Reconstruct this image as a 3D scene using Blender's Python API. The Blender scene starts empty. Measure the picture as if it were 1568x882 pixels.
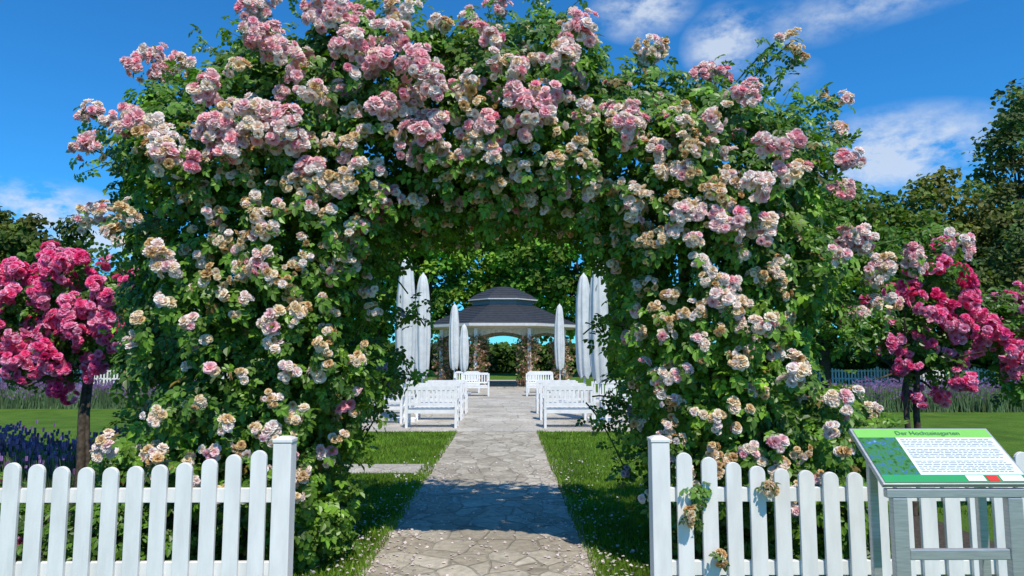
import bpy, math, numpy as np
from mathutils import Vector, Matrix
rng = np.random.default_rng(11)
U = rng.uniform
scene = bpy.context.scene

# ------------------------------------------------------------------ camera
CAM = np.array([0.0, 0.0, 1.6]); F = 1045.0
TILT = math.atan(104/1045.0); YAW = math.atan(9/1045.0)
cd = bpy.data.cameras.new("camera"); cam = bpy.data.objects.new("camera", cd)
scene.collection.objects.link(cam); scene.camera = cam
cam.location = CAM
cam.rotation_euler = (math.radians(90)+TILT, 0, -YAW)
cd.sensor_width = 36; cd.lens = 36*F/1568.0; cd.clip_end = 2000; cd.clip_start = 0.05

def W(px, py, Y):
    """survey helper: metres at distance Y for a point measured on the reference"""
    u = (px-784)/F; v = (441-py)/F
    f = math.cos(TILT)-v*math.sin(TILT); z = math.sin(TILT)+v*math.cos(TILT)
    dx = u*math.cos(YAW)+f*math.sin(YAW); dy = -u*math.sin(YAW)+f*math.cos(YAW)
    return np.array([dx/dy*Y, Y, 1.6+z/dy*Y])

# ------------------------------------------------------------------ mesh helpers
class Geo:
    def __init__(s): s.V=[]; s.Q=[]; s.C=[]; s.n=0
    def add(s, V, Q, C=None):
        V=np.asarray(V,float).reshape(-1,3); Q=np.asarray(Q,int).reshape(-1,4)
        if C is None: C=np.ones((len(V),3))*0.5
        C=np.broadcast_to(np.asarray(C,float),(len(V),3))
        s.V.append(V); s.Q.append(Q+s.n); s.C.append(C); s.n+=len(V)
    def box(s, x0,x1,y0,y1,z0,z1,C=None):
        V=[(x,y,z) for z in (z0,z1) for y in (y0,y1) for x in (x0,x1)]
        s.add(V,[(0,2,3,1),(4,5,7,6),(0,1,5,4),(2,6,7,3),(0,4,6,2),(1,3,7,5)],C)
    def tube(s, P, R, n=6, C=None):
        P=np.asarray(P,float); R=np.broadcast_to(np.asarray(R,float),(len(P),))
        T=np.gradient(P,axis=0); T/=np.linalg.norm(T,axis=1)[:,None]+1e-9
        ref=np.array([0.31,0.95,0.05]) if abs(T[:,2]).mean()>0.5 else np.array([0.05,0.1,1.0])
        A=np.cross(T,ref); A/=np.linalg.norm(A,axis=1)[:,None]+1e-9
        B=np.cross(T,A)
        th=np.arange(n)*2*math.pi/n
        V=P[:,None,:]+R[:,None,None]*(A[:,None,:]*np.cos(th)[None,:,None]+B[:,None,:]*np.sin(th)[None,:,None])
        m=len(P); Q=[(i*n+j,i*n+(j+1)%n,(i+1)*n+(j+1)%n,(i+1)*n+j) for i in range(m-1) for j in range(n)]
        s.add(V.reshape(-1,3),Q,C)
    def inst(s, TV, TQ, pos, R, sc, C):
        N=len(pos); T=len(TV)
        V=np.einsum('nij,tj->nti',R,TV)*np.asarray(sc).reshape(-1,1,1)+pos[:,None,:]
        Q=TQ[None]+ (np.arange(N)*T)[:,None,None]
        if C.ndim==2: C=np.repeat(C[:,None,:],T,axis=1)
        s.add(V.reshape(-1,3),Q.reshape(-1,4),C.reshape(-1,3))
    def build(s,name,mat,parent=None,smooth=False,bevel=0):
        V=np.concatenate(s.V); Q=np.concatenate(s.Q); C=np.concatenate(s.C)
        me=bpy.data.meshes.new(name)
        me.vertices.add(len(V)); me.vertices.foreach_set("co",V.astype(np.float32).ravel())
        me.loops.add(len(Q)*4); me.loops.foreach_set("vertex_index",Q.astype(np.int32).ravel())
        me.polygons.add(len(Q)); me.polygons.foreach_set("loop_start",(np.arange(len(Q))*4).astype(np.int32))
        try: me.polygons.foreach_set("loop_total",np.full(len(Q),4,np.int32))
        except Exception: pass
        me.update(calc_edges=True)
        a=me.color_attributes.new("Col",'FLOAT_COLOR','POINT')
        a.data.foreach_set("color",np.hstack([C,np.ones((len(C),1))]).astype(np.float32).ravel())
        me.polygons.foreach_set("use_smooth",np.full(len(Q),bool(smooth)))
        me.materials.append(mat)
        o=bpy.data.objects.new(name,me); scene.collection.objects.link(o)
        if parent: o.parent=parent
        if bevel:
            b=o.modifiers.new("bevel",'BEVEL'); b.width=bevel; b.segments=2; b.limit_method='ANGLE'
        return o
def empty(name,loc=(0,0,0)):
    o=bpy.data.objects.new(name,None); scene.collection.objects.link(o); return o
def norm(a): return a/(np.linalg.norm(a,axis=-1,keepdims=True)+1e-9)
def frames(Nrm, twist=None):
    n=norm(Nrm); r=norm(rng.normal(size=n.shape)) if twist is None else norm(twist)
    y=norm(r-(r*n).sum(-1,keepdims=True)*n); x=np.cross(y,n)
    return np.stack([x,y,n],axis=-1)
def rdir(n): return norm(rng.normal(size=(n,3)))

# ------------------------------------------------------------------ materials
def newmat(name):
    m=bpy.data.materials.new(name); m.use_nodes=True; nt=m.node_tree
    return m,nt,nt.nodes["Principled BSDF"],nt.nodes["Material Output"]
def nd(nt,t,**k):
    n=nt.nodes.new(t)
    for a,b in k.items(): setattr(n,a,b)
    return n
def noise(nt,scale,detail=6,rough=.6,vec=None):
    n=nd(nt,"ShaderNodeTexNoise"); n.inputs["Scale"].default_value=scale; n.inputs["Detail"].default_value=detail; n.inputs["Roughness"].default_value=rough
    if vec: nt.links.new(vec,n.inputs["Vector"])
    return n
def ramp(nt,fac,stops):
    r=nd(nt,"ShaderNodeValToRGB"); e=r.color_ramp.elements
    while len(e)<len(stops): e.new(0.5)
    for i,(p,c) in enumerate(stops): e[i].position=p; e[i].color=(*c,1)
    nt.links.new(fac,r.inputs["Fac"]); return r
def mix(nt,fac,a,b,mode='MIX'):
    m=nd(nt,"ShaderNodeMix",data_type='RGBA',blend_type=mode)
    for s,v in ((m.inputs["Factor"],fac),(m.inputs["A"],a),(m.inputs["B"],b)):
        if isinstance(v,(int,float)): s.default_value=v
        elif isinstance(v,tuple): s.default_value=(*v,1)
        else: nt.links.new(v,s)
    return m.outputs["Result"]
def attr_mat(name,rough=.5,trans=.25,spec=.4,tint=(1.3,1.5,.6),nscale=9,ns=.35):
    m,nt,p,out=newmat(name)
    a=nd(nt,"ShaderNodeAttribute",attribute_name="Col")
    g=nd(nt,"ShaderNodeNewGeometry")
    n=noise(nt,nscale,1,vec=g.outputs["Position"])
    r=ramp(nt,n.outputs["Fac"],[(.3,(1-ns,)*3),(.7,(1+ns*.6,)*3)])
    c=mix(nt,1.0,a.outputs["Color"],r.outputs["Color"],'MULTIPLY')
    nt.links.new(c,p.inputs["Base Color"]); p.inputs["Roughness"].default_value=rough
    p.inputs["Specular IOR Level"].default_value=spec
    if trans>0:
        t=nd(nt,"ShaderNodeBsdfTranslucent"); c2=mix(nt,1.0,c,tint,'MULTIPLY'); nt.links.new(c2,t.inputs["Color"])
        ms=nd(nt,"ShaderNodeMixShader"); ms.inputs[0].default_value=trans
        nt.links.new(p.outputs[0],ms.inputs[1]); nt.links.new(t.outputs[0],ms.inputs[2]); nt.links.new(ms.outputs[0],out.inputs["Surface"])
    return m
M_LEAF=attr_mat("rose_leaf",.42,.3,.45)
M_TLEAF=attr_mat("tree_leaf",.6,.3,.25,nscale=.8,ns=.4)
M_PETAL=attr_mat("rose_petal",.6,.35,.2,tint=(1.1,.92,.92),nscale=30,ns=.1)
M_BARK=attr_mat("bark",.85,0,.2,nscale=25,ns=.5)
M_GRASSB=attr_mat("grass_blade",.55,.3,.3,nscale=1.5,ns=.35)
def plain(name,col,rough=.5,metal=0,var=.12,scale=8,bump=.0,spec=.4,stretch=None):
    m,nt,p,out=newmat(name)
    g=nd(nt,"ShaderNodeNewGeometry"); vec=g.outputs["Position"]
    if stretch:
        mp=nd(nt,"ShaderNodeMapping"); mp.inputs["Scale"].default_value=stretch; nt.links.new(vec,mp.inputs["Vector"]); vec=mp.outputs[0]
    n=noise(nt,scale,5,vec=vec)
    c0=tuple(max(0,x*(1-var)) for x in col); c1=tuple(min(.95,x*(1+var*.5)) for x in col)
    r=ramp(nt,n.outputs["Fac"],[(.35,c0),(.65,c1)])
    nt.links.new(r.outputs["Color"],p.inputs["Base Color"])
    p.inputs["Roughness"].default_value=rough; p.inputs["Metallic"].default_value=metal; p.inputs["Specular IOR Level"].default_value=spec
    if bump:
        b=nd(nt,"ShaderNodeBump"); b.inputs["Strength"].default_value=bump; b.inputs["Distance"].default_value=.01
        nt.links.new(n.outputs["Fac"],b.inputs["Height"]); nt.links.new(b.outputs[0],p.inputs["Normal"])
    return m
M_WHITE=plain("white_paint",(.78,.76,.73),.42,var=.1,scale=5,stretch=(3,3,.6),bump=.05)
M_BENCH=plain("bench_white_paint",(.78,.77,.75),.5,var=.1)
M_CANVAS=plain("umbrella_canvas",(.6,.61,.6),.85,var=.12,scale=4,bump=.2,spec=.1)
M_STEEL=plain("brushed_steel",(.55,.55,.54),.38,metal=.6,var=.15,scale=12,stretch=(1,1,12))
M_WOOD=plain("weathered_wood",(.2,.13,.08),.8,var=.45,scale=10,stretch=(1,1,6),bump=.3)
M_ROOF=plain("dark_slate_roof",(.035,.037,.043),.6,var=.3,scale=6,bump=.3)
M_CREAM=plain("cream_curtain",(.66,.58,.46),.8,var=.15,scale=6)

# ------------------------------------------------------------------ world + sun
SUN=norm(np.array([0.22,-0.58,1.0]))
el=math.asin(SUN[2]); az=math.atan2(SUN[0],SUN[1])
w=bpy.data.worlds.new("World"); scene.world=w; w.use_nodes=True; nt=w.node_tree
bg=nt.nodes["Background"]; bg.inputs["Strength"].default_value=.115
sky=nd(nt,"ShaderNodeTexSky",sky_type='NISHITA'); sky.sun_disc=False; sky.sun_elevation=el; sky.sun_rotation=az
sky.dust_density=.2; sky.ozone_density=2.0; sky.air_density=1.0
blue=mix(nt,1.0,sky.outputs[0],(.23,.96,1.55),'MULTIPLY')
tc=nd(nt,"ShaderNodeTexCoord")
def vm(op,a,b=None):
    n=nd(nt,"ShaderNodeVectorMath",operation=op)
    for i,v in enumerate((a,b)):
        if v is None: continue
        if isinstance(v,tuple): n.inputs[i].default_value=v
        else: nt.links.new(v,n.inputs[i])
    return n
def mt(op,a,b=0.0,clamp=False):
    n=nd(nt,"ShaderNodeMath",operation=op,use_clamp=clamp)
    for i,v in enumerate((a,b)):
        if isinstance(v,(int,float)): n.inputs[i].default_value=v
        else: nt.links.new(v,n.inputs[i])
    return n.outputs[0]
acc=None
for (px,py,rx,rz,s) in [(985,10,80,48,.9),(1110,65,62,52,1.0),(1245,30,120,36,.4),(1365,235,135,66,1.0),(1340,5,130,30,.5),(1470,235,60,30,.6),(65,320,85,42,1.15),(170,370,90,40,.9),(1190,120,60,30,.3)]:
    c=norm(W(px,py,10)-CAM)
    d=vm('SUBTRACT',tc.outputs["Generated"],tuple(c))
    d=vm('MULTIPLY',d.outputs[0],(F/rx,F/rx*.5,F/rz))
    l=vm('LENGTH',d.outputs[0]).outputs["Value"]
    k=mt('MULTIPLY',mt('SUBTRACT',1.0,l,True),s)
    acc=k if acc is None else mt('MAXIMUM',acc,k)
mp=nd(nt,"ShaderNodeMapping"); mp.inputs["Scale"].default_value=(1,1,1.8); nt.links.new(tc.outputs["Generated"],mp.inputs["Vector"])
n1=noise(nt,17,10,.62,mp.outputs[0])
wisp=mt('SUBTRACT',n1.outputs["Fac"],.36)
cm=mt('MULTIPLY',mt('MULTIPLY',acc,wisp),7.0,True)
cm=mt('MULTIPLY',cm,.75)
col=mix(nt,cm,blue,(6.2,6.9,7.9))
nt.links.new(col,bg.inputs["Color"])
sd=bpy.data.lights.new("sun",'SUN'); sd.energy=5.0; sd.angle=math.radians(.5); sd.color=(1,.94,.83)
so=bpy.data.objects.new("sun",sd); scene.collection.objects.link(so)
so.rotation_euler=Vector(SUN).to_track_quat('Z','Y').to_euler()
scene.view_settings.view_transform='Standard'

# ------------------------------------------------------------------ ground
def sheet(name,x0,x1,y0,y1,z,mat,nx=1,ny=1,jit=0):
    g=Geo(); X=np.linspace(x0,x1,nx+1); Y=np.linspace(y0,y1,ny+1)
    V=np.array([(x,y,z) for y in Y for x in X],float).reshape(ny+1,nx+1,3)
    if jit:
        V[:,0,0]+=U(-jit,jit,ny+1); V[:,-1,0]+=U(-jit,jit,ny+1)
    Q=[(j*(nx+1)+i,j*(nx+1)+i+1,(j+1)*(nx+1)+i+1,(j+1)*(nx+1)+i) for j in range(ny) for i in range(nx)]
    g.add(V.reshape(-1,3),Q); return g.build(name,mat)
m,nt2,p,o_=newmat("lawn"); g=nd(nt2,"ShaderNodeNewGeometry")
a=noise(nt2,1.3,8,.65,g.outputs["Position"]); b=noise(nt2,60,3,.6,g.outputs["Position"])
r1=ramp(nt2,a.outputs["Fac"],[(.3,(.06,.125,.012)),(.5,(.095,.19,.018)),(.72,(.14,.235,.03))])
r2=ramp(nt2,b.outputs["Fac"],[(.3,(.45,.45,.45)),(.7,(1.2,1.2,1.2))])
nt2.links.new(mix(nt2,1.0,r1.outputs[0],r2.outputs[0],'MULTIPLY'),p.inputs["Base Color"]); p.inputs["Roughness"].default_value=.9
p.inputs["Specular IOR Level"].default_value=.15
bp=nd(nt2,"ShaderNodeBump"); bp.inputs["Distance"].default_value=.03; nt2.links.new(b.outputs["Fac"],bp.inputs["Height"]); nt2.links.new(bp.outputs[0],p.inputs["Normal"])
M_LAWN=m
sheet("ground",-600,600,-100,900,0,M_LAWN)

def stone_mat(name,scale,cols,wide=.03):
    m,nt2,p,o_=newmat(name); g=nd(nt2,"ShaderNodeNewGeometry")
    nz=noise(nt2,2.2,3,.5,g.outputs["Position"])
    vmx=nd(nt2,"ShaderNodeMix",data_type='VECTOR'); vmx.inputs["Factor"].default_value=.14
    nt2.links.new(g.outputs["Position"],vmx.inputs["A"]); nt2.links.new(nz.outputs["Color"],vmx.inputs["B"])
    fl=nd(nt2,"ShaderNodeVectorMath",operation='MULTIPLY'); fl.inputs[1].default_value=(1,.75,0); nt2.links.new(vmx.outputs["Result"],fl.inputs[0])
    v1=nd(nt2,"ShaderNodeTexVoronoi",feature='DISTANCE_TO_EDGE'); v1.inputs["Scale"].default_value=scale; nt2.links.new(fl.outputs[0],v1.inputs["Vector"])
    v2=nd(nt2,"ShaderNodeTexVoronoi"); v2.inputs["Scale"].default_value=scale; nt2.links.new(fl.outputs[0],v2.inputs["Vector"])
    sep=nd(nt2,"ShaderNodeSeparateColor"); nt2.links.new(v2.outputs["Color"],sep.inputs[0])
    rc=ramp(nt2,sep.outputs[0],[(0,cols[0]),(.5,cols[1]),(1,cols[2])])
    n3=noise(nt2,14,8,.7,g.outputs["Position"]); r3=ramp(nt2,n3.outputs["Fac"],[(.3,(.62,.62,.62)),(.65,(1.15,1.13,1.1))])
    c=mix(nt2,1.0,rc.outputs[0],r3.outputs[0],'MULTIPLY')
    e=ramp(nt2,v1.outputs["Distance"],[(wide*.3,(.8,.8,.8)),(wide,(0,0,0))])
    n4=noise(nt2,2.5,3,.5,g.outputs["Position"]); r4=ramp(nt2,n4.outputs["Fac"],[(.35,(.2,.2,.2)),(.65,(.9,.9,.9))])
    ef=mix(nt2,1.0,e.outputs[0],r4.outputs[0],'MULTIPLY')
    c2=mix(nt2,ef,c,(.15,.13,.095))
    n5=noise(nt2,.9,5,.6,g.outputs["Position"]); r5=ramp(nt2,n5.outputs["Fac"],[(.3,(.76,.74,.7)),(.7,(1.12,1.12,1.12))])
    nt2.links.new(mix(nt2,1.0,c2,r5.outputs[0],'MULTIPLY'),p.inputs["Base Color"]); p.inputs["Roughness"].default_value=.85
    h=nd(nt2,"ShaderNodeMath",operation='SUBTRACT'); nt2.links.new(n3.outputs["Fac"],h.inputs[0]); nt2.links.new(e.outputs[0],h.inputs[1])
    bp=nd(nt2,"ShaderNodeBump"); bp.inputs["Distance"].default_value=.014; bp.inputs["Strength"].default_value=.8
    nt2.links.new(h.outputs[0],bp.inputs["Height"]); nt2.links.new(bp.outputs[0],p.inputs["Normal"])
    return m
M_STONE=stone_mat("flagstone",5.0,[(.33,.29,.225),(.43,.39,.315),(.51,.465,.385)],.055)
M_PLAZA=stone_mat("plaza_paving",2.0,[(.42,.39,.34),(.47,.44,.38),(.51,.48,.43)],.025)
sheet("stone_path",-1.1,.72,-3,14.6,.008,M_STONE,1,120,.05)
sheet("side_path",-9,-1.08,9.55,10.35,.004,M_PLAZA,1,1)
sheet("paved_plaza",-6,5.6,14.6,46,.012,M_PLAZA)
sheet("lawn_strip",-6.0,-4.4,16.6,46,.02,M_LAWN); sheet("lawn_strip",4.0,5.6,16.6,46,.02,M_LAWN)
sheet("planting_bed",-6,-1.75,4.1,7.2,.006,plain("soil",(.06,.045,.03),.95,var=.5,scale=30,bump=.6))
sheet("planting_bed",1.4,4.2,4.1,7.2,.006,bpy.data.materials["soil"])

# grass blades
g=Geo()
def grass(n,x0,x1,y0,y1,h0=.025,h1=.05,pw=1.6):
    t=U(0,1,n)**pw; y=y0+(y1-y0)*t; x=U(x0,x1,n)
    z=np.zeros(n); pos=np.stack([x,y,z],1)
    a=U(0,2*math.pi,n); h=U(h0,h1,n); wd=U(.003,.006,n)*(1+ (y-4)*.09)
    dx=np.stack([np.cos(a),np.sin(a),0*a],1)*wd[:,None]
    lean=np.stack([U(-1,1,n)*h*.5,U(-1,1,n)*h*.5,h],1)
    V=np.stack([pos-dx,pos+dx,pos+lean+dx*.2,pos+lean-dx*.2],1)
    C=np.array([.115,.24,.02])*U(.6,1.35,(n,1))+np.array([.06,.03,0])*U(0,1,(n,1))
    g.add(V.reshape(-1,3),np.arange(4*n).reshape(-1,4),np.repeat(C,4,0))
grass(34000,-3.2,-1.08,4.6,9.5); grass(34000,.7,3.4,4.6,9.5)
grass(15000,-4.5,-1.1,10.35,14.6,pw=1); grass(18000,.7,5.2,9.5,14.6,pw=1)
grass(3000,-1.2,-1.02,4,14.6,.03,.08); grass(3000,.64,.8,4,14.6,.03,.08)
grass(20000,2.2,7.5,7,14,.03,.06,pw=1); grass(14000,-10,-3.5,7,14,.03,.06,pw=1)
g.build("grass",M_GRASSB)

# fallen petals
g=Geo(); n=2700
y=4.3+U(0,1,n)**1.9*6.5; sp=rng.random(n)<.6
x=np.where(sp,np.where(rng.random(n)<.5,-1.0,.62)+rng.normal(0,.2,n),U(-2.2,2.4,n))
P=np.stack([x,y,np.where((x>-1.1)&(x<.7),.016,.045)],1)
TV=np.array([(-.5,-.5,0),(.5,-.4,.15),(.45,.5,.05),(-.4,.45,.2)]); TQ=np.array([[0,1,2,3]])
g.inst(TV,TQ,P,frames(np.array([0,0,1.])+rng.normal(0,.3,(n,3))),U(.012,.028,n),np.array([.82,.72,.7])*U(.7,1.1,(n,1)))
g.build("fallen_petals",M_PETAL)

# ------------------------------------------------------------------ plant templates
LV=np.array([(0,0,0),(.29,.28,.09),(.32,.65,.07),(0,1,-.12),(-.32,.65,.07),(-.29,.28,.09)],float)
LQ=np.array([[0,1,2,3],[0,3,4,5]])
def sprig():
    V=[];Q=[];k=0
    for (bx,by,ang,s) in [(0,.62,0,.95),(.02,.5,-62,.8),(-.02,.5,62,.8),(.02,.2,-68,.7),(-.02,.2,68,.7)]:
        a=math.radians(ang); c,s_=math.cos(a),math.sin(a)
        P=LV*s*.6; P=np.stack([c*P[:,0]-s_*P[:,1]+bx,s_*P[:,0]+c*P[:,1]+by,P[:,2]+U(-.03,.03)],1)
        V.append(P);Q.append(LQ+k);k+=6
    V=np.concatenate(V); V[:,2]-=.18*V[:,1]**2
    return V,np.concatenate(Q)
SPV,SPQ=sprig()
def bloom_template():
    V=[];Q=[];Mx=[];k=0
    for li,(n,ang,L,wd) in enumerate([(8,84,1.0,.4),(7,60,.95,.38),(6,36,.82,.33),(4,14,.66,.28)]):
        for j in range(n):
            ph=2*math.pi*(j+.37*li)/n+U(-.15,.15); A=math.radians(ang+U(-8,8)); Lj=L*U(.86,1.12)
            for v in (0,.55,1):
                av=A*(.55+.5*v)
                for u in (-1,0,1):
                    r=Lj*v*math.sin(av)+.03; z=Lj*v*math.cos(av)*.85
                    t=wd*u*(.25+1.1*v-.35*v*v)
                    z+=.14*abs(u)*v*(1 if li<3 else -.5)+U(-.05,.05)*v; rr=r-.12*abs(u)*v
                    V.append((rr*math.cos(ph)-t*math.sin(ph),rr*math.sin(ph)+t*math.cos(ph),z)); Mx.append(min(1,.25*(3-li)*.8+.5*v))
            for a in (0,1):
                for b in (0,1): Q.append((k+a*3+b,k+a*3+b+1,k+a*3+b+4,k+a*3+b+3))
            k+=9
    return np.array(V)-np.array([0,0,.3]),np.array(Q),np.array(Mx)
BT=[bloom_template() for _ in range(3)]
PAL={ # (centre, outer)
 'p':[((.92,.4,.46),(.95,.67,.69)),((.93,.5,.52),(.95,.77,.76)),((.92,.44,.5),(.95,.78,.78)),((.92,.32,.4),(.95,.58,.62))],
 'w':[((.92,.66,.6),(.95,.88,.82)),((.9,.7,.5),(.95,.89,.78)),((.93,.78,.7),(.95,.91,.86))],
 'b':[((.5,.28,.07),(.88,.7,.4)),((.7,.48,.18),(.94,.83,.58)),((.4,.21,.06),(.78,.55,.26)),((.86,.66,.4),(.95,.88,.7))],
 'd':[((.92,.18,.32),(.95,.48,.58)),((.92,.28,.4),(.95,.58,.64))],
 'm':[((.45,.33,.42),(.65,.53,.6))],
 'H':[((.92,.05,.26),(.95,.26,.5)),((.92,.1,.33),(.95,.38,.6)),((.9,.03,.2),(.95,.16,.4)),((.92,.22,.44),(.95,.52,.7))],
 'R':[((.7,.012,.1),(.88,.06,.26)),((.82,.03,.18),(.92,.12,.38))]}
def blooms(g,pos,nrm,rad,kinds):
    pos=np.asarray(pos);nrm=np.asarray(nrm);rad=np.asarray(rad); n=len(pos)
    t=rng.integers(0,3,n); C0=np.zeros((n,3));C1=np.zeros((n,3))
    for i,k in enumerate(kinds):
        a,b=PAL[k][rng.integers(len(PAL[k]))]; C0[i]=a;C1[i]=b
    s=U(.92,1.0,(n,1)); C0*=s;C1*=s
    for k in range(3):
        m=t==k
        if not m.any(): continue
        TV,TQ,Mx=BT[k]
        C=C0[m][:,None]*(1-Mx)[None,:,None]+C1[m][:,None]*Mx[None,:,None]
        R=frames(nrm[m]+rng.normal(0,.25,(m.sum(),3)))
        g.inst(TV,TQ,pos[m],R,rad[m],C)

# ------------------------------------------------------------------ climbing rose arch
Y0=5.95
OUT=[(190,880),(185,720),(215,640),(232,560),(222,480),(248,415),(205,350),(228,290),(190,240),(205,210),(255,158),(325,165),(370,118),(400,62),(440,62),(490,90),(555,30),(610,25),(680,82),(740,78),(800,62),(870,30),(915,100),(1000,145),(1090,165),(1170,190),(1225,225),(1250,270),(1225,330),(1260,385),(1260,465),(1220,520),(1220,580),(1310,640),(1335,700),(1320,770),(1320,880),(1000,880),(985,760),(972,680),(950,600),(934,520),(934,430),(908,385),(850,355),(770,362),(700,352),(650,360),(608,385),(576,430),(576,520),(588,600),(550,650),(520,740),(540,790),(510,880)]
POLY=np.array([W(a,b,Y0)[[0,2]] for a,b in OUT])
INNER=POLY[37:]
def sdist(P):
    P=np.atleast_2d(P); A=POLY;B=np.roll(POLY,-1,0); AB=B-A
    t=((P[:,None]-A)*AB).sum(-1)/(AB**2).sum(-1); t=np.clip(t,0,1)
    d=np.linalg.norm(P[:,None]-(A+t[...,None]*AB),axis=-1).min(1)
    c=((A[:,1]>P[:,None,1])!=(B[:,1]>P[:,None,1]))&(P[:,None,0]<(B[:,0]-A[:,0])*(P[:,None,1]-A[:,1])/(B[:,1]-A[:,1]+1e-12)+A[:,0])
    ins=c.sum(1)%2==1
    return np.where(ins,d,-d)
def hdepth(d): return np.where(d>0,.15+.82*(1-np.exp(-np.maximum(d,0)/.32)),.05)
arch=empty("climbing_rose_arch")
def sample_clumps(n,front):
    out=[]
    lo=POLY.min(0);hi=POLY.max(0); hi[1]=min(hi[1],5.4); lo[1]=.05
    while len(out)<n:
        P=U(0,1,(4000,2))*(hi-lo)+lo; d=sdist(P); k=(d>.11)
        P=P[k];d=d[k];h=hdepth(d)
        s=U(-1,-.66,len(P)) if front else U(-.8,1,len(P))
        for p,hh,dd,ss in zip(P,h,d,s): out.append((p[0],Y0+hh*ss,p[1],dd))
    return np.array(out[:n])
cl=np.concatenate([sample_clumps(780,True),sample_clumps(460,False)])
lin=[]
while len(lin)<420:
    i=rng.integers(len(INNER)-1); t=U(0,1); p=INNER[i]+(INNER[i+1]-INNER[i])*t; e=INNER[i+1]-INNER[i]; nn=np.array([e[1],-e[0]])/np.linalg.norm(e)
    if sdist(p+nn*.08)[0]<0: nn=-nn
    p=p+nn*U(.17,.42)
    if p[1]<.05 or sdist(p)[0]<.13: continue
    lin.append((p[0],U(5.15,6.75),p[1],.15))
cl=np.concatenate([cl,np.array(lin)])
cr=np.minimum(U(.13,.27,len(cl)),cl[:,3]+.06); isf=np.arange(len(cl))<780
base=np.array([[.09,.19,.018],[.12,.24,.02],[.06,.14,.016],[.17,.3,.026],[.1,.205,.025]])
ct=base[rng.integers(0,5,len(cl))]*U(.65,1.3,(len(cl),1))
yn=(cl[:,0]>.9)&(cl[:,0]<1.9)&(cl[:,2]>1.1)&(cl[:,2]<2.1); ct[yn]=np.array([.19,.34,.025])*U(.8,1.2,(yn.sum(),1))
N=26000
pw=np.where(isf,1.3,.62); pw=pw/pw.sum()
ci=rng.choice(len(cl),N,p=pw)
D=norm(rdir(N)+np.array([0,-.45,.3]))
P=cl[ci,:3]+D*(cr[ci]*U(.55,1.12,N))[:,None]
P[:,2]=np.maximum(P[:,2],.04)
nr=D*.7+np.array([0,-.4,.6])+rng.normal(0,.38,(N,3))
C=ct[ci]*U(.65,1.4,(N,1))
old=rng.random(N)<.035; C[old]=np.array([.25,.17,.04])*U(.6,1.2,(old.sum(),1))
g=Geo(); g.inst(SPV,SPQ,P,frames(nr,twist=np.array([0,-.2,-.5])+rng.normal(0,.8,(N,3))),U(.08,.14,N),C)
CLU="""235 108 34 p;222 88 15 w;290 108 20 w;315 142 25 p;400 18 38 p;380 62 30 p;430 68 34 p;462 95 24 p;362 108 16 w;138 175 19 p;130 225 23 p;195 190 28 p;245 205 28 w;170 190 14 w;255 250 32 w;320 212 34 p;345 235 28 p;300 255 20 d;385 188 32 w;430 195 34 p;455 215 24 p;480 140 18 w;345 175 14 w
500 18 34 p;532 36 34 p;545 85 36 p;582 96 28 p;600 60 28 p;635 108 34 p;655 130 28 p;615 20 24 w;672 42 16 w;585 168 24 p;655 197 30 p;635 225 28 p;668 246 24 p;642 245 18 w;740 196 22 p;770 215 18 p;820 165 34 p;800 145 24 p;815 197 24 p;790 112 24 w;755 100 18 w;765 14 20 p;718 32 17 p;745 60 24 p;890 50 32 p;870 75 20 w;860 92 18 w;720 140 24 b;722 165 18 b;955 197 30 p;972 178 18 p;990 85 26 w;1012 76 15 w
490 265 27 p;497 300 20 p;536 250 15 p;576 260 14 w;590 300 28 p;570 345 22 d;535 367 22 w;552 392 16 w;695 310 17 p;727 303 15 w;862 278 24 p;710 250 18 b;760 270 14 b;820 275 18 b;885 215 18 b;897 160 15 b;940 300 24 b;975 312 18 b;640 303 13 w
1085 113 28 p;1145 150 24 p;1100 182 22 w;1045 180 19 b;1060 225 24 b;1050 268 19 w;1090 295 19 b;1150 285 28 w;1180 225 28 p;1210 270 22 w;1215 213 14 p;1290 245 24 p;1288 290 20 p;1280 208 18 w;1292 155 12 w;1210 66 19 b;1222 92 12 w;1190 62 9 w;1262 148 9 b;1120 340 28 p;1165 352 22 w;1100 322 14 p;1040 355 14 b;985 355 14 b;1310 360 32 p;1335 410 26 w;1280 392 14 p;1350 460 24 w;1318 482 18 w;1390 400 22 p;1465 380 20 p;1450 355 9 p
150 335 24 w;205 330 22 b;180 358 19 w;255 402 26 w;320 420 17 b;400 400 21 p;395 336 17 b;505 423 21 w;445 447 19 b;452 415 16 b;490 395 14 b;415 490 21 w;425 525 16 w;250 462 15 w;295 490 16 w;350 457 14 b;215 490 19 b;240 380 14 w;510 482 14 b;500 510 14 b;490 570 14 w;325 565 11 w;445 635 16 b;240 640 20 b;300 615 14 b;345 650 17 b;160 690 25 w;240 700 18 b;530 630 13 d;530 665 18 p;500 692 18 p;545 602 10 p;487 825 9 d;585 565 14 m;592 592 12 m;612 480 9 m;460 750 9 w;370 690 14 b;205 530 14 b
1100 460 24 w;1025 450 17 b;1170 495 23 w;1050 490 11 b;1100 505 11 b;1130 555 17 b;1215 580 26 w;1215 550 14 b;1025 560 11 w;1030 620 17 b;1120 622 14 b;1195 676 14 p;1120 700 11 b;1280 620 22 w;1340 632 17 b;1310 602 11 w;970 635 14 m;1270 660 16 w;1287 695 14 b;1062 800 11 b;950 498 13 m;958 722 10 m"""
clus=[]
for it in CLU.replace("\n",";").split(";"):
    a=it.split(); clus.append((float(a[0]),float(a[1]),float(a[2]),a[3]))
gb=Geo(); gs=Geo(); BP=[];BN=[];BR=[];BK=[]; SP=[];SN=[]
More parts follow.
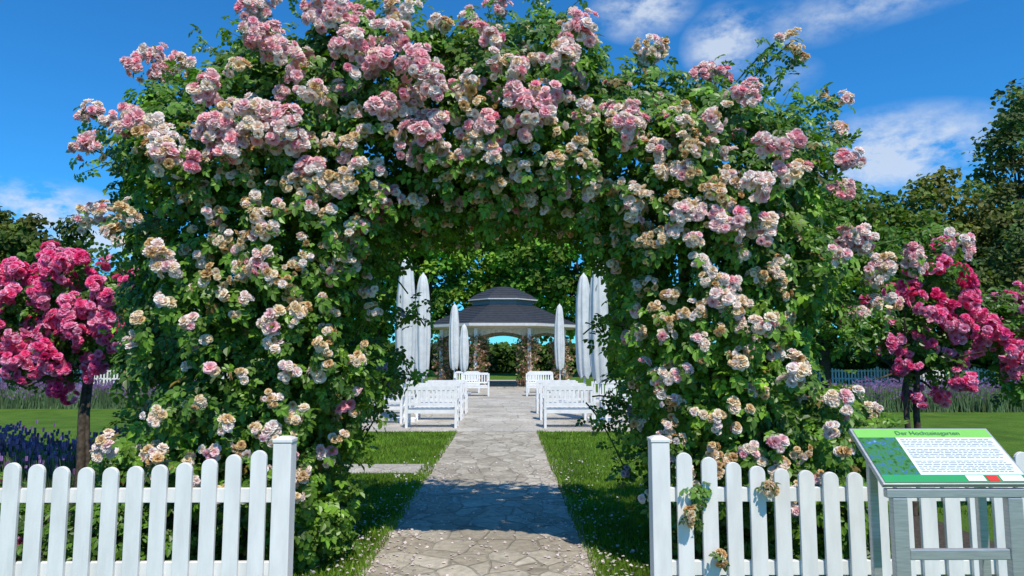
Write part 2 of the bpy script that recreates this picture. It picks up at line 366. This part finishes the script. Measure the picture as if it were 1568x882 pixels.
def add_cluster(c,R,kind,out,brad=.042):
    n=max(3,int((R/brad)**2*2.0))
    if R>.07:
        lobes=[(c+norm(rng.normal(size=3))*R*.5*np.array([1,.5,.9]),R*U(.5,.72)) for _ in range(4)]
    else: lobes=[(c,R*.8)]
    for i in range(n):
        lc,lr=lobes[i%len(lobes)]
        d=norm(rng.normal(size=3)+out*1.2); BP.append(lc+d*lr*U(.72,1.08)); BN.append(d+np.array([0,-.2,.2]))
        k=kind; q=rng.random()
        if kind=='p' and q<.28: k='w'
        elif kind=='p' and q<.36: k='d'
        elif kind=='w' and q<.22: k='p'
        elif kind=='w' and q<.42: k='b'
        elif kind=='b' and q<.3: k='w'
        BK.append(k); BR.append(brad*U(.7,1.18)*(.85 if kind in 'bm' else 1))
    for i in range(int(4+R*40)):
        d=norm(rng.normal(size=3)+np.array([0,.2,-.1])); SP.append(c+d*R*U(.8,1.2)-out*R*.8); SN.append(d*.5-np.array([0,.5,-.5]))
for (px,py,r,k) in clus:
    y=5.4
    for _ in range(5):
        q=W(px,py,y); d=sdist(q[[0,2]])[0]; y=Y0-float(hdepth(np.array(d)))-.36*(d>0)
    q=W(px,py,y); R=r*y/F
    out=norm(np.array([0,-.85,.35])); add_cluster(q,R*(1.28 if py<420 else 1.12),k,out)
    if d<.12:
        tgt=np.array([-.15+(q[0]+.15)*.72,Y0,1.6+(q[2]-1.6)*.7]); tgt[2]=max(tgt[2],1.2)
        t=np.linspace(0,1,7)[:,None]; mid=(q+tgt)/2+np.array([0,0,.12])
        Pc=(1-t)**2*tgt+2*t*(1-t)*mid+t*t*q; gs.tube(Pc,.007,5,(.08,.12,.03))
        for _ in range(26):
            tt=U(.25,1.0); pp=(1-tt)**2*tgt+2*tt*(1-tt)*mid+tt*tt*q
            SP.append(pp+rng.normal(0,.065,3)); SN.append(rng.normal(0,.5,3)+np.array([0,-.3,.7]))
cnt=0
while cnt<560:
    px,py=U(150,1330),U(20,780); q=W(px,py,Y0); d=sdist(q[[0,2]])[0]
    if d<.04: continue
    if py>440 and rng.random()<.5: continue
    y=Y0-float(hdepth(np.array(d)))-.28; q=W(px,py,y)
    add_cluster(q,U(.035,.1),rng.choice(['b','b','b','w','w'] if py>200 else ['b','w','w','p','p']),norm(np.array([0,-.85,.35])),.034); cnt+=1
for _ in range(60):
    q=np.array([U(-1.1,.85),U(5.3,6.7),U(2.62,2.9)]); add_cluster(q,.05,'b',np.array([0,-.4,-.8]),.03)
blooms(gb,BP,BN,BR,BK)
SP=np.array(SP);SN=np.array(SN)
g.inst(SPV,SPQ,SP,frames(SN,twist=np.array([0,-.2,-.5])+rng.normal(0,.8,SP.shape)),U(.08,.12,len(SP)),np.array([.12,.24,.022])*U(.6,1.4,(len(SP),1)))
for _ in range(150):
    i=rng.integers(len(POLY)); a=POLY[i];b=POLY[(i+1)%len(POLY)]; t=U(0,1); p=a+(b-a)*t
    if p[1]<.3: continue
    e=b-a; nn=np.array([e[1],-e[0]])/np.linalg.norm(e)
    if sdist(p+nn*.05)[0]>0: nn=-nn
    L=U(.1,.42); yy=Y0+U(-.3,.3); s0=np.array([p[0],yy,p[1]])-np.array([nn[0],0,nn[1]])*.15
    if i>=37: L*=.4
    s1=s0+np.array([nn[0],U(-.5,.3),nn[1]])*(L+.12)+np.array([0,0,U(-.05,.12)])
    gs.tube([s0,(s0+s1)/2+np.array([0,0,.03]),s1],[.005,.004,.002],5,(.09,.13,.03))
    m_=int(5+L*26); tt=U(.2,1.05,m_)[:,None]; PP=s0+(s1-s0)*tt+rng.normal(0,.03,(m_,3))
    g.inst(SPV,SPQ,PP,frames(rng.normal(0,.5,(m_,3))+np.array([0,-.3,.7])),U(.07,.11,m_),np.array([.12,.24,.024])*U(.7,1.4,(m_,1)))
g.build("foliage",M_LEAF,arch); gb.build("blooms",M_PETAL,arch)
for sx in (-1,1):
    for _ in range(26):
        x0=-.15+sx*U(1.6,2.6); y0=U(5.4,6.6); pts=[]
        xx,yy=x0,y0
        for z in np.linspace(0,3.0,9):
            pts.append((xx,yy,z)); xx+=U(-.07,.07); yy+=U(-.06,.06)
        gs.tube(pts,np.linspace(.018,.007,9),6,(.1,.07,.04))
for _ in range(60):
    y0=U(5.6,6.8); a=U(-1.6,-.6); pts=[(x,y0+U(-.1,.1),2.86+.2*math.cos((x+.15)*.9)+U(-.06,.06)) for x in np.linspace(a,a+U(.6,1.8),8)]
    gs.tube(pts,.008,5,(.12,.08,.045))
gs.build("canes",M_BARK,arch,True)
gp=Geo()
for x in (-1.85,1.55):
    for y in (5.9,6.7): gp.box(x-.04,x+.04,y-.04,y+.04,0,2.98)
    gp.box(x-.03,x+.03,5.7,6.9,2.982,3.06)
for y in np.arange(5.8,6.9,.25): gp.box(-2.0,1.7,y-.02,y+.02,3.062,3.11)
gp.build("pergola_frame",M_WOOD,arch,bevel=.004)
def leafy(name,cx,cy,cz,rx,ry,rz,n,col,sc=.1,parent=None,mat=M_LEAF,kinds=None,nb=0,br=(.035,.05)):
    g=Geo(); D=rdir(n); P=np.array([cx,cy,cz])+D*np.array([rx,ry,rz])*U(.35,1.05,(n,1)); P[:,2]=np.maximum(P[:,2],.02)
    g.inst(SPV,SPQ,P,frames(D*.6+np.array([0,-.2,.7])+rng.normal(0,.35,(n,3))),U(.8,1.2,n)*sc,np.array(col)*U(.6,1.4,(n,1)))
    if nb and kinds:
        g2=Geo(); D=norm(rdir(nb)+np.array([0,-.5,.4])); blooms(g2,np.array([cx,cy,cz])+D*np.array([rx,ry,rz])*1.02,D,U(*br,nb),rng.choice(list(kinds),nb))
        par=empty(name); g.build("foliage",mat,par); g2.build("blooms",M_PETAL,par); return par
    return g.build(name,mat,parent)
leafy("rose_shoots",-1.5,5.5,.35,.38,.4,.4,300,(.16,.3,.03),.1)
leafy("rose_bush",-4.1,5.0,.35,.75,.4,.5,900,(.1,.21,.02),.1,kinds='HHd',nb=130,br=(.035,.055))
leafy("rose_bush",-2.9,4.9,.3,.6,.35,.4,600,(.09,.19,.02),.1)
leafy("ivy_shoot",W(1072,760,3.8)[0],3.82,.86,.05,.06,.09,22,(.12,.24,.03),.07)
leafy("faded_rose_spray",W(1180,765,3.78)[0],3.77,.88,.035,.03,.04,5,(.09,.15,.03),.06,kinds='b',nb=10,br=(.018,.026))
leafy("faded_rose_spray",W(1060,802,3.78)[0],3.77,.74,.05,.03,.05,6,(.09,.15,.03),.06,kinds='b',nb=13,br=(.018,.026))
leafy("faded_rose_spray",W(1104,868,3.78)[0],3.77,.52,.035,.03,.04,6,(.09,.15,.03),.06,kinds='b',nb=9,br=(.018,.026))

# ------------------------------------------------------------------ pink standard roses
def standard_rose(Y,lobes,n_leaf,clusters,stems):
    par=empty("standard_rose_tree"); g=Geo(); gb=Geo(); gt=Geo()
    for (cx,cz,r) in lobes:
        n=int(n_leaf*r*r); D=norm(rdir(n)+np.array([0,-.2,.2])); P=np.array([cx,Y,cz])+D*r*U(.4,1.05,(n,1))*np.array([1,.85,.9])
        g.inst(SPV,SPQ,P,frames(D*.6+np.array([0,-.2,.6])+rng.normal(0,.4,(n,3))),U(.09,.13,n),np.array([.09,.2,.02])*U(.6,1.4,(n,1)))
    BP=[];BN=[];BR=[];BK=[]
    for (cx,cz,r) in lobes:
        for _ in range(int(clusters*r*r)):
            d=norm(rng.normal(size=3)+np.array([0,-1.0,.25])); c=np.array([cx,Y,cz])+d*r*U(1.0,1.22)*np.array([1,.85,.95])
            R=U(.06,.16); kk='R' if rng.random()<.12 else 'H'
            lob=[c+norm(rng.normal(size=3))*R*.6 for _ in range(3)]
            for i in range(int((R/.042)**2*1.7)+1):
                e=norm(rng.normal(size=3)+d); BP.append(lob[i%3]+e*R*.62); BN.append(e+np.array([0,-.2,.2])); BR.append(.046*U(.8,1.15)); BK.append(kk if rng.random()<.75 else 'H')
    blooms(gb,BP,BN,BR,BK)
    for (x0,dx,z1,r) in stems:
        t=np.linspace(0,1,7); gt.tube(np.stack([x0+dx*t+.02*np.sin(t*7),Y+0*t,z1*t],1),np.linspace(r,r*.7,7),8,(.09,.07,.05))
        for _ in range(7):
            a=np.array([x0+dx,Y,z1]); b=a+norm(rng.normal(size=3)+np.array([0,0,.7]))*.6; gt.tube([a-np.array([0,0,.1]),(a+b)/2,b],[.02,.013,.006],5,(.09,.07,.045))
    g.build("crown",M_LEAF,par); gb.build("blooms",M_PETAL,par); gt.build("stem",M_BARK,par,True)
q=lambda px,py,Y:(W(px,py,Y)[0],W(px,py,Y)[2])
Yl=7.4
L=[(*q(50,470,Yl),.42),(*q(115,445,Yl),.4),(*q(10,500,Yl),.42),(*q(145,515,Yl),.38),(*q(90,545,Yl),.38),(*q(-60,480,Yl),.5),(*q(165,465,Yl),.33),(*q(50,565,Yl),.32)]
standard_rose(Yl,L,1500,105,[(q(120,700,Yl)[0],.05,1.5,.05),(q(133,700,Yl)[0],.0,1.5,.028)])
Yr=7.0
L=[(*q(1425,430,Yr),.3),(*q(1480,490,Yr),.38),(*q(1400,505,Yr),.38),(*q(1535,500,Yr),.42),(*q(1320,510,Yr),.28),(*q(1550,585,Yr),.27),(*q(1430,550,Yr),.36),(*q(1620,520,Yr),.5)]
standard_rose(Yr,L,1500,86,[(q(1392,650,Yr)[0],.0,1.5,.035),(q(1405,650,Yr)[0],.02,1.5,.04)])

# ------------------------------------------------------------------ lavender
def lavender(x0,x1,y0,y1,h,n,sc=1.0,col=(.28,.18,.42)):
    g=Geo(); x=U(x0,x1,n); y=U(y0,y1,n); hh=h*U(.5,1.08,n)*(1+.15*np.sin(x*4)); lx=rng.normal(0,.08,n); ly=rng.normal(0,.08,n)
    TV=np.array([(-1,0,0),(1,0,0),(1.1,0,.5),(0,0,1),(-1.1,0,.5),(0,-1,0),(0,1,0),(0,1.1,.5),(0,-1.1,.5)],float)
    TQ=np.array([[0,1,2,4],[5,6,7,8]])
    V=TV[None]*np.stack([np.full(n,.011*sc),np.full(n,.011*sc),U(.06,.12,n)],1)[:,None,:]
    V=V+np.stack([x+lx,y+ly,hh-.05],1)[:,None,:]
    C=np.array(col)*U(.6,1.4,(n,1))+np.array([.08,.02,.02])*U(0,1,(n,1))
    g.add(V.reshape(-1,3),(TQ[None]+(np.arange(n)*9)[:,None,None]).reshape(-1,4),np.repeat(C,9,0))
    k=n*2; x=U(x0,x1,k);y=U(y0,y1,k); b=np.stack([x,y,0*x],1); tp=b+np.stack([rng.normal(0,.07,k),rng.normal(0,.07,k),h*U(.4,.9,k)],1); wv=np.array([.006*sc,0,0])
    V=np.stack([b-wv,b+wv,tp+wv*.5,tp-wv*.5],1); g.add(V.reshape(-1,3),np.arange(4*k).reshape(-1,4),np.repeat(np.array([.13,.2,.09])*U(.6,1.3,(k,1)),4,0))
    g.build("lavender_row",M_GRASSB)
lavender(-7.2,-4.4,7.6,8.6,.66,2600,1.2)
lavender(-22,-10.5,21,23.5,.7,7000,2.0,(.27,.18,.38))
lavender(10.2,24,19.5,22,.78,7000,2.0,(.27,.18,.38))

# ------------------------------------------------------------------ picket fences
def picket_fence(posts,y,npk,z0,sag,post_z=1.155,detail=True):
    par=empty("picket_fence"); gp=Geo(); gr=Geo()
    for x in posts:
        gp.box(x-.05,x+.05,y-.05,y+.05,0,post_z-.03)
        gp.box(x-.054,x+.054,y-.054,y+.054,post_z-.028,post_z-.008)
        t=.054; b=.025
        V=[(x-t+.006,y-t+.006,post_z-.0075),(x+t-.006,y-t+.006,post_z-.0075),(x+t-.006,y+t-.006,post_z-.0075),(x-t+.006,y+t-.006,post_z-.0075),(x-b,y-b,post_z+.004),(x+b,y-b,post_z+.004),(x+b,y+b,post_z+.004),(x-b,y+b,post_z+.004)]
        gp.add(V,[(0,1,5,4),(1,2,6,5),(2,3,7,6),(3,0,4,7),(4,5,6,7)])
    V=[];Fc=[]
    for a,b in zip(posts[:-1],posts[1:]):
        lo,hi=min(a,b)+.05,max(a,b)-.05
        for zc in (.84,.45): gr.box(lo,hi,y-.012,y+.022,zc-.038,zc+.038)
        for i in range(1,npk+1):
            s=i/(npk+1); x=a+(b-a)*s+U(-.0025,.0025); zt=z0-sag*4*s*(1-s)+U(-.003,.003); hw=.0425+U(-.001,.001)
            prof=[(-hw,.08),(hw,.08)]+[(hw*math.cos(t),zt-.042+.042*math.sin(t)) for t in np.linspace(0,math.pi,11)]
            n=len(prof); k=len(V); tw=U(-.0015,.0015)
            for yy in (y-.036+tw,y-.0135+tw):
                for (px,pz) in prof: V.append((x+px,yy,pz))
            Fc.append([k+j for j in range(n)]); Fc.append([k+n+j for j in reversed(range(n))])
            for j in range(n): jj=(j+1)%n; Fc.append([k+jj,k+j,k+n+j,k+n+jj])
    me=bpy.data.meshes.new("pickets"); me.from_pydata(V,[],Fc); me.materials.append(M_WHITE); me.update()
    o=bpy.data.objects.new("pickets",me); scene.collection.objects.link(o); o.parent=par
    if detail: bm=o.modifiers.new("b",'BEVEL'); bm.width=.003; bm.segments=2; bm.limit_method='ANGLE'; bm.angle_limit=math.radians(50)
    gp.build("posts",M_WHITE,par,bevel=.004 if detail else 0); gr.build("rails",M_WHITE,par,bevel=.003 if detail else 0)
XL=W(434,760,3.85)[0]; XR=W(1010,760,3.85)[0]
sp=.1335
picket_fence([XL,XL-sp*15,XL-sp*30],3.85,14,1.118,.122)
picket_fence([XR,XR+sp*16,XR+sp*32],3.85,15,1.105,.14)
for a,b in ((-34,-14),(14,34)):
    xs=list(np.arange(a,b+.1,2.5)); picket_fence(xs,35,14,1.0,.1,1.05,False)

# ------------------------------------------------------------------ information sign
sign=empty("information_sign")
xl,xr=1.64,2.30; yf,zf,yb,zb=3.02,1.046,3.30,1.256
e1=np.array([1.,0,0]); e2=np.array([0,yb-yf,zb-zf]); Ld=np.linalg.norm(e2); e2=e2/Ld; e3=np.cross(e1,e2); O=np.array([xl,yf,zf])
def slab(g,a0,a1,b0,b1,c0,c1):
    V=[O+e1*a+e2*b+e3*c for c in (c0,c1) for b in (b0,b1) for a in (a0,a1)]
    g.add(V,[(0,2,3,1),(4,5,7,6),(0,1,5,4),(2,6,7,3),(0,4,6,2),(1,3,7,5)])
Wd=xr-xl
g=Geo(); slab(g,0,Wd,0,Ld,-.022,-.001); g.build("panel_tray",M_STEEL,sign,bevel=.003)
def board(name,col,a0,a1,b0,b1,c,rough=.35,mat=None):
    g=Geo(); V=[O+e1*a+e2*b+e3*c for a,b in ((a0,b0),(a1,b0),(a1,b1),(a0,b1))]; g.add(V,[(0,1,2,3)])
    return g.build(name,mat or plain(name+"_mat",col,rough,var=.04),sign)
board("header_green",(.2,.52,.1),.012,Wd-.012,Ld-.065,Ld-.01,.002)
board("footer_green",(.03,.3,.1),.012,Wd-.012,.008,.052,.002)
board("text_panel",(.66,.71,.7),.19,Wd-.012,.052,Ld-.065,.002)
m,nt2,p,_=newmat("garden_picture"); gg=nd(nt2,"ShaderNodeNewGeometry"); n=noise(nt2,34,8,.7,gg.outputs["Position"])
r=ramp(nt2,n.outputs["Fac"],[(.35,(.01,.04,.012)),(.5,(.05,.2,.03)),(.6,(.03,.12,.28)),(.72,(.25,.45,.6))]); nt2.links.new(r.outputs[0],p.inputs["Base Color"]); p.inputs["Roughness"].default_value=.3
board("picture",None,.012,.19,.052,Ld-.065,.002,mat=m)
board("logo_red",(.6,.04,.03),.47,.52,.014,.046,.004); board("logo_white",(.75,.75,.75),.38,.46,.014,.046,.004); board("logo_white_b",(.75,.75,.75),.53,.63,.014,.046,.004)
g=Geo()
b=Ld-.082
li=0
while b>.065:
    a=.205; li+=1
    if li in (6,13): b-=.0105; continue
    while a<Wd-.05:
        l=U(.01,.035); a2=min(a+l,Wd-.03)
        V=[O+e1*i+e2*j+e3*.004 for i,j in ((a,b),(a2,b),(a2,b+.0028),(a,b+.0028))]; g.add(V,[(0,1,2,3)]); a=a2+.006
    b-=.0105
g.build("text_lines",plain("text_ink",(.3,.31,.32),.5),sign)
tcv=bpy.data.curves.new("title",'FONT'); tcv.body="Der Hochzeitsgarten"; tcv.size=.036; to=bpy.data.objects.new("title",tcv); scene.collection.objects.link(to)
pO=O+e1*.2+e2*(Ld-.05)+e3*.005
to.matrix_world=Matrix(((e1[0],e2[0],e3[0],pO[0]),(e1[1],e2[1],e3[1],pO[1]),(e1[2],e2[2],e3[2],pO[2]),(0,0,0,1)))
tcv.materials.append(plain("title_ink",(.05,.2,.08),.5)); to.parent=sign
g=Geo()
g.box(xl+.02,xr-.02,yf+.012,yf+.045,zf-.062,zf-.024)
for x in (xl+.045,xr-.11): g.box(x,x+.065,yf+.014,yf+.052,0,zf-.0625)
for x in (xl+.045,xr-.11): g.box(x+.01,x+.05,yb-.06,yb-.03,.0,zb-.075)
g.box(xl+.112,xr-.112,yf+.018,yf+.045,.72,.765)
g.build("stand",M_STEEL,sign,bevel=.004)

# ------------------------------------------------------------------ benches
def bench(cx,cy,w=1.15,face=1):
    g=Geo(); x0,x1=cx-w/2,cx+w/2
    def B(a,b,c,d,e,f):
        ya,yb_=(cy+c*face,cy+d*face); g.box(a,b,min(ya,yb_),max(ya,yb_),e,f)
    for x in (x0,x1-.055):
        B(x,x+.055,-.27,-.215,.0,.9)
        B(x,x+.055,.2,.255,0,.62)
        B(x-.006,x+.061,-.213,.275,.622,.655)
        B(x+.01,x+.045,-.213,.198,.34,.4)
        B(x+.012,x+.042,-.213,.198,.1,.14)
    for i in range(5): B(x0+.057,x1-.057,-.2+i*.09,-.13+i*.09,.42,.445)
    B(x0+.057,x1-.057,.21,.245,.33,.41); B(x0+.057,x1-.057,-.26,-.225,.33,.41)
    B(x0+.057,x1-.057,-.262,-.223,.84,.93); B(x0+.057,x1-.057,-.258,-.227,.5,.56)
    ns=int((w-.1)/.1)
    for i in range(ns):
        x=x0+.07+(w-.14-.045)*i/(ns-1); B(x,x+.045,-.252,-.233,.562,.838)
    return g.build("garden_bench",M_BENCH)
for y in (15.6,17.4,19.4):
    bench(-1.66,y); bench(1.42,y)
for y in (16.6,19.2): bench(-3.05,y,1.2); bench(2.95,y,1.2)
bench(-1.22,27.5,1.1,-1); bench(1.35,27.5,1.1,-1); bench(-1.7,30,1.1,-1); bench(1.5,30,1.1,-1)

# ------------------------------------------------------------------ closed umbrellas
def umbrella(x,y,top=4.05,bot=.98,rm=.225):
    par=empty("closed_umbrella"); g=Geo(); n=48; V=[];m_=30; ph=U(0,6); lx=U(-.03,.03)
    for i in range(m_):
        t=(i/(m_-1))**.85; z=bot+(top-bot)*t
        r=rm*(np.interp(t,[0,.03,.15,.4,.7,.88,.95,.985,1],[.62,.75,.9,1,.9,.7,.52,.34,.1]))
        for j in range(n):
            a=2*math.pi*j/n; f=1+.13*math.sin(8*a+ph+1.2*t)*(1-t*.4)+.04*math.sin(19*a+9*t)
            V.append((x+lx*math.sin(3*t)+r*f*math.cos(a),y+r*f*math.sin(a),z+(.05*math.sin(4*a+ph) if i==0 else 0)))
    Q=[(i*n+j,i*n+(j+1)%n,(i+1)*n+(j+1)%n,(i+1)*n+j) for i in range(m_-1) for j in range(n)]
    g.add(V,Q); g.build("folded_canopy",M_CANVAS,par,True)
    g=Geo(); g.tube([(x,y,0),(x,y,top-.02),(x,y,top+.03)],[.03,.03,.022],10); g.box(x-.3,x+.3,y-.3,y+.3,.012,.08); g.build("pole",M_BENCH,par)
for x,y in ((-2.5,17),(-2.48,20.3),(-2.45,32.5),(2.32,17),(2.32,20.3),(2.55,32.5),(-1.75,28.5)):
    umbrella(x,y,4.05 if y!=28.5 else 2.9,rm=.235 if y!=28.5 else .19)

# ------------------------------------------------------------------ gazebo
gz=empty("gazebo"); GX,GY=-.18,38.0
def octo(r,z,sx=1.0): 
    a=math.pi/8+np.arange(8)*math.pi/4
    return np.stack([GX+r*np.cos(a)*sx,GY+r*np.sin(a),np.full(8,z)],1)
def ring(g,A,B,C=None):
    V=np.concatenate([A,B]); Q=[(i,(i+1)%8,8+(i+1)%8,8+i) for i in range(8)]; g.add(V,Q,C)
g=Geo(); rr=4.35
prev=octo(rr,3.22)
steps=10
for k in range(1,steps+1):
    t=k/steps; R_=rr-(rr-1.85)*t+.04; a=octo(R_,3.22+1.08*t); ring(g,prev,a); nx=octo(R_,3.22+1.08*t+.03)
    ring(g,a,nx); prev=nx
prev=octo(2.05,4.66)
for k in range(1,6):
    t=k/5; a=octo(2.05*(1-t)+.55*t,4.66+.72*t**.8); ring(g,prev,a); nx=a.copy(); nx[:,2]+=.025; ring(g,a,nx); prev=nx
ring(g,prev,octo(.02,5.44)); g.build("roof",M_ROOF,gz)
g=Geo(); ring(g,octo(1.8,4.33),octo(1.8,4.64)); g.build("lantern_wall",plain("grey_trim",(.2,.21,.23),.6),gz)
g=Geo(); ring(g,octo(2.06,4.6),octo(2.06,4.655)); ring(g,octo(1.8,4.6),octo(2.06,4.6)); ring(g,octo(rr+.02,3.1),octo(rr+.02,3.235)); ring(g,octo(rr-.1,3.1),octo(rr+.02,3.1)); ring(g,octo(3.6,3.0),octo(3.6,3.25)); g.build("fascia",plain("fascia_paint",(.6,.59,.57),.5),gz)
g=Geo(); ring(g,octo(3.6,3.03),octo(rr-.1,3.11)); ring(g,octo(.1,3.9),octo(3.6,3.05)); g.build("ceiling",M_CREAM,gz)
g=Geo()
for (x,y,z) in octo(3.55,0): g.box(x-.09,x+.09,y-.09,y+.09,0,3.0)
g.build("columns",M_BENCH,gz)
g=Geo(); A=octo(3.5,0)
for i in range(8):
    a=A[i];b=A[(i+1)%8]
    for s in range(24):
        t0,t1=s/24,(s+1)/24; sag=lambda t:2.5+.3*(4*t*(1-t))
        f=lambda t:.04*math.sin(t*60)
        p0=a+(b-a)*t0;p1=a+(b-a)*t1
        g.add([(p0[0],p0[1]+f(t0),sag(t0)),(p1[0],p1[1]+f(t1),sag(t1)),(p1[0],p1[1],3.02),(p0[0],p0[1],3.02)],[(0,1,2,3)])
g.build("curtain_swags",M_CREAM,gz)
g=Geo(); n=900
for (x,y,z) in octo(3.45,0):
    P=np.array([x,y,0])+rng.normal(0,.22,(n,3))*np.array([1,1,0]); P[:,2]=U(0,2.6,n)
    C=np.where(rng.random((n,1))<.6,np.array([[.36,.2,.12]]),np.array([[.1,.18,.03]]))*U(.6,1.4,(n,1))
    C[rng.random(n)<.2]=(.8,.5,.4)
    g.inst(SPV,SPQ,P,frames(rng.normal(size=(n,3))),U(.12,.2,n),C)
g.build("climbing_roses",M_LEAF,gz)
g=Geo(); g.tube([(GX,GY,.012),(GX,GY,.08)],[4.2,4.2],8); g.build("plinth",M_PLAZA,gz)

# ------------------------------------------------------------------ trees
def tree(name,x,y,h,cr,th,col,nl,ls,ncl=60,rt=.25,flat=1.0,tip=False):
    par=empty(name); g=Geo(); gt=Geo()
    cz=th+(h-th)/2; rz=(h-th)/2
    D=rdir(ncl)*U(.25,1,(ncl,1))**.5
    if tip: wz=np.clip(1.05-(D[:,2]+1)/2*.85,.12,1); D[:,:2]*=wz[:,None]*1.25
    Cc=np.array([x,y,cz])+D*np.array([cr,cr,rz])*.86
    R=U(.16,.3,ncl)*cr*(1 if not tip else .8)
    tone=np.array(col)*U(.55,1.45,(ncl,1)); tone[:,0]*=U(.8,1.35,ncl)
    ci=rng.integers(0,ncl,nl); d=norm(rdir(nl)+np.array([0,-.15,.3])); P=Cc[ci]+d*(R[ci]*U(.5,1.15,nl))[:,None]*np.array([1,1,.8*flat])
    g.inst(LV*np.array([1.2,1,1]),LQ,P,frames(d*.6+rng.normal(0,.5,(nl,3))+np.array([0,-.25,.4])),U(.7,1.3,nl)*ls,tone[ci]*U(.7,1.3,(nl,1)))
    g.build("crown",M_TLEAF,par)
    t=np.linspace(0,1,8); bend=rng.normal(0,.2,2)
    Pt=np.stack([x+bend[0]*t**2,y+bend[1]*t**2,(th+rz*1.3)*t],1); gt.tube(Pt,rt*(1-.75*t),8,(.07,.05,.035))
    for _ in range(12):
        i=rng.integers(ncl); k=rng.integers(2,6); a=Pt[k]; b=Cc[i]; gt.tube([a,(a+b)/2+np.array([0,0,.2]),b],[rt*.4,rt*.25,rt*.08],5,(.07,.05,.035))
    gt.build("trunk",M_BARK,par,True)
for (x,y,h,cr,th) in [(-10,54,13.5,4,2.2),(-6,52,14.5,3.7,2.3),(-2.2,57,15,4,2.4),(2.0,55,14,3.8,2.2),(5.6,52,14.5,3.8,2.3),(9.8,55,13.5,4,2.2)]:
    tree("broadleaf_tree",x,y,h,cr,th,(.14,.29,.03),7000,.38,95)
for (x,y,h,cr,th,c,tp) in [(15.4,33,11.2,3.9,.8,(.085,.165,.02),False),(19.3,34,10.0,3.3,.8,(.08,.155,.02),False),(23.4,36,12.0,3.7,1.0,(.14,.175,.035),False),(29.5,38,18.0,5.0,1.0,(.11,.155,.04),True),(27,33,10.0,3.6,.6,(.1,.15,.035),False)]:
    tree("pine_tree" if tp else "garden_tree",x,y,h,cr,th,c,10000,.27,120,tip=tp)
tree("pine_tree",21.9,28,7.0,2.9,.5,(.1,.145,.035),8000,.2,90)
for (x,y,h,cr,th) in [(-22.5,33,8.9,3.0,1.0),(-26.5,35,9.6,3.2,1.0),(-18.8,36,7.4,2.4,1.0),(-14.5,40,6.5,2.6,1.)]:
    tree("magnolia_tree",x,y,h,cr,th,(.085,.13,.02),7000,.27,90)
g=Geo(); n=50000
x=U(-75,75,n); k=x*.31; hh=3.2+1.1*np.sin(k)+.8*np.sin(k*2.7+1); mid=np.abs(x)<9; hh[mid]=2.6
P=np.stack([x,66+U(-2,2,n),U(0,1,n)*hh],1)
g.inst(LV*np.array([1.2,1,1]),LQ,P,frames(rng.normal(0,.6,(n,3))+np.array([0,-.6,.6])),U(.3,.6,n),np.array([.07,.14,.02])*U(.4,1.4,(n,1)))
g.build("distant_trees",M_TLEAF)
g=Geo(); n=14000
for a,b in ((-34,-11),(11,34)):
    P=np.stack([U(a,b,n),39+U(-.6,.6,n),U(0,1.9,n)],1)
    g.inst(LV,LQ,P,frames(rng.normal(0,.6,(n,3))+np.array([0,-.6,.6])),U(.15,.3,n),np.array([.07,.14,.02])*U(.4,1.4,(n,1)))
g.build("hedge",M_TLEAF)
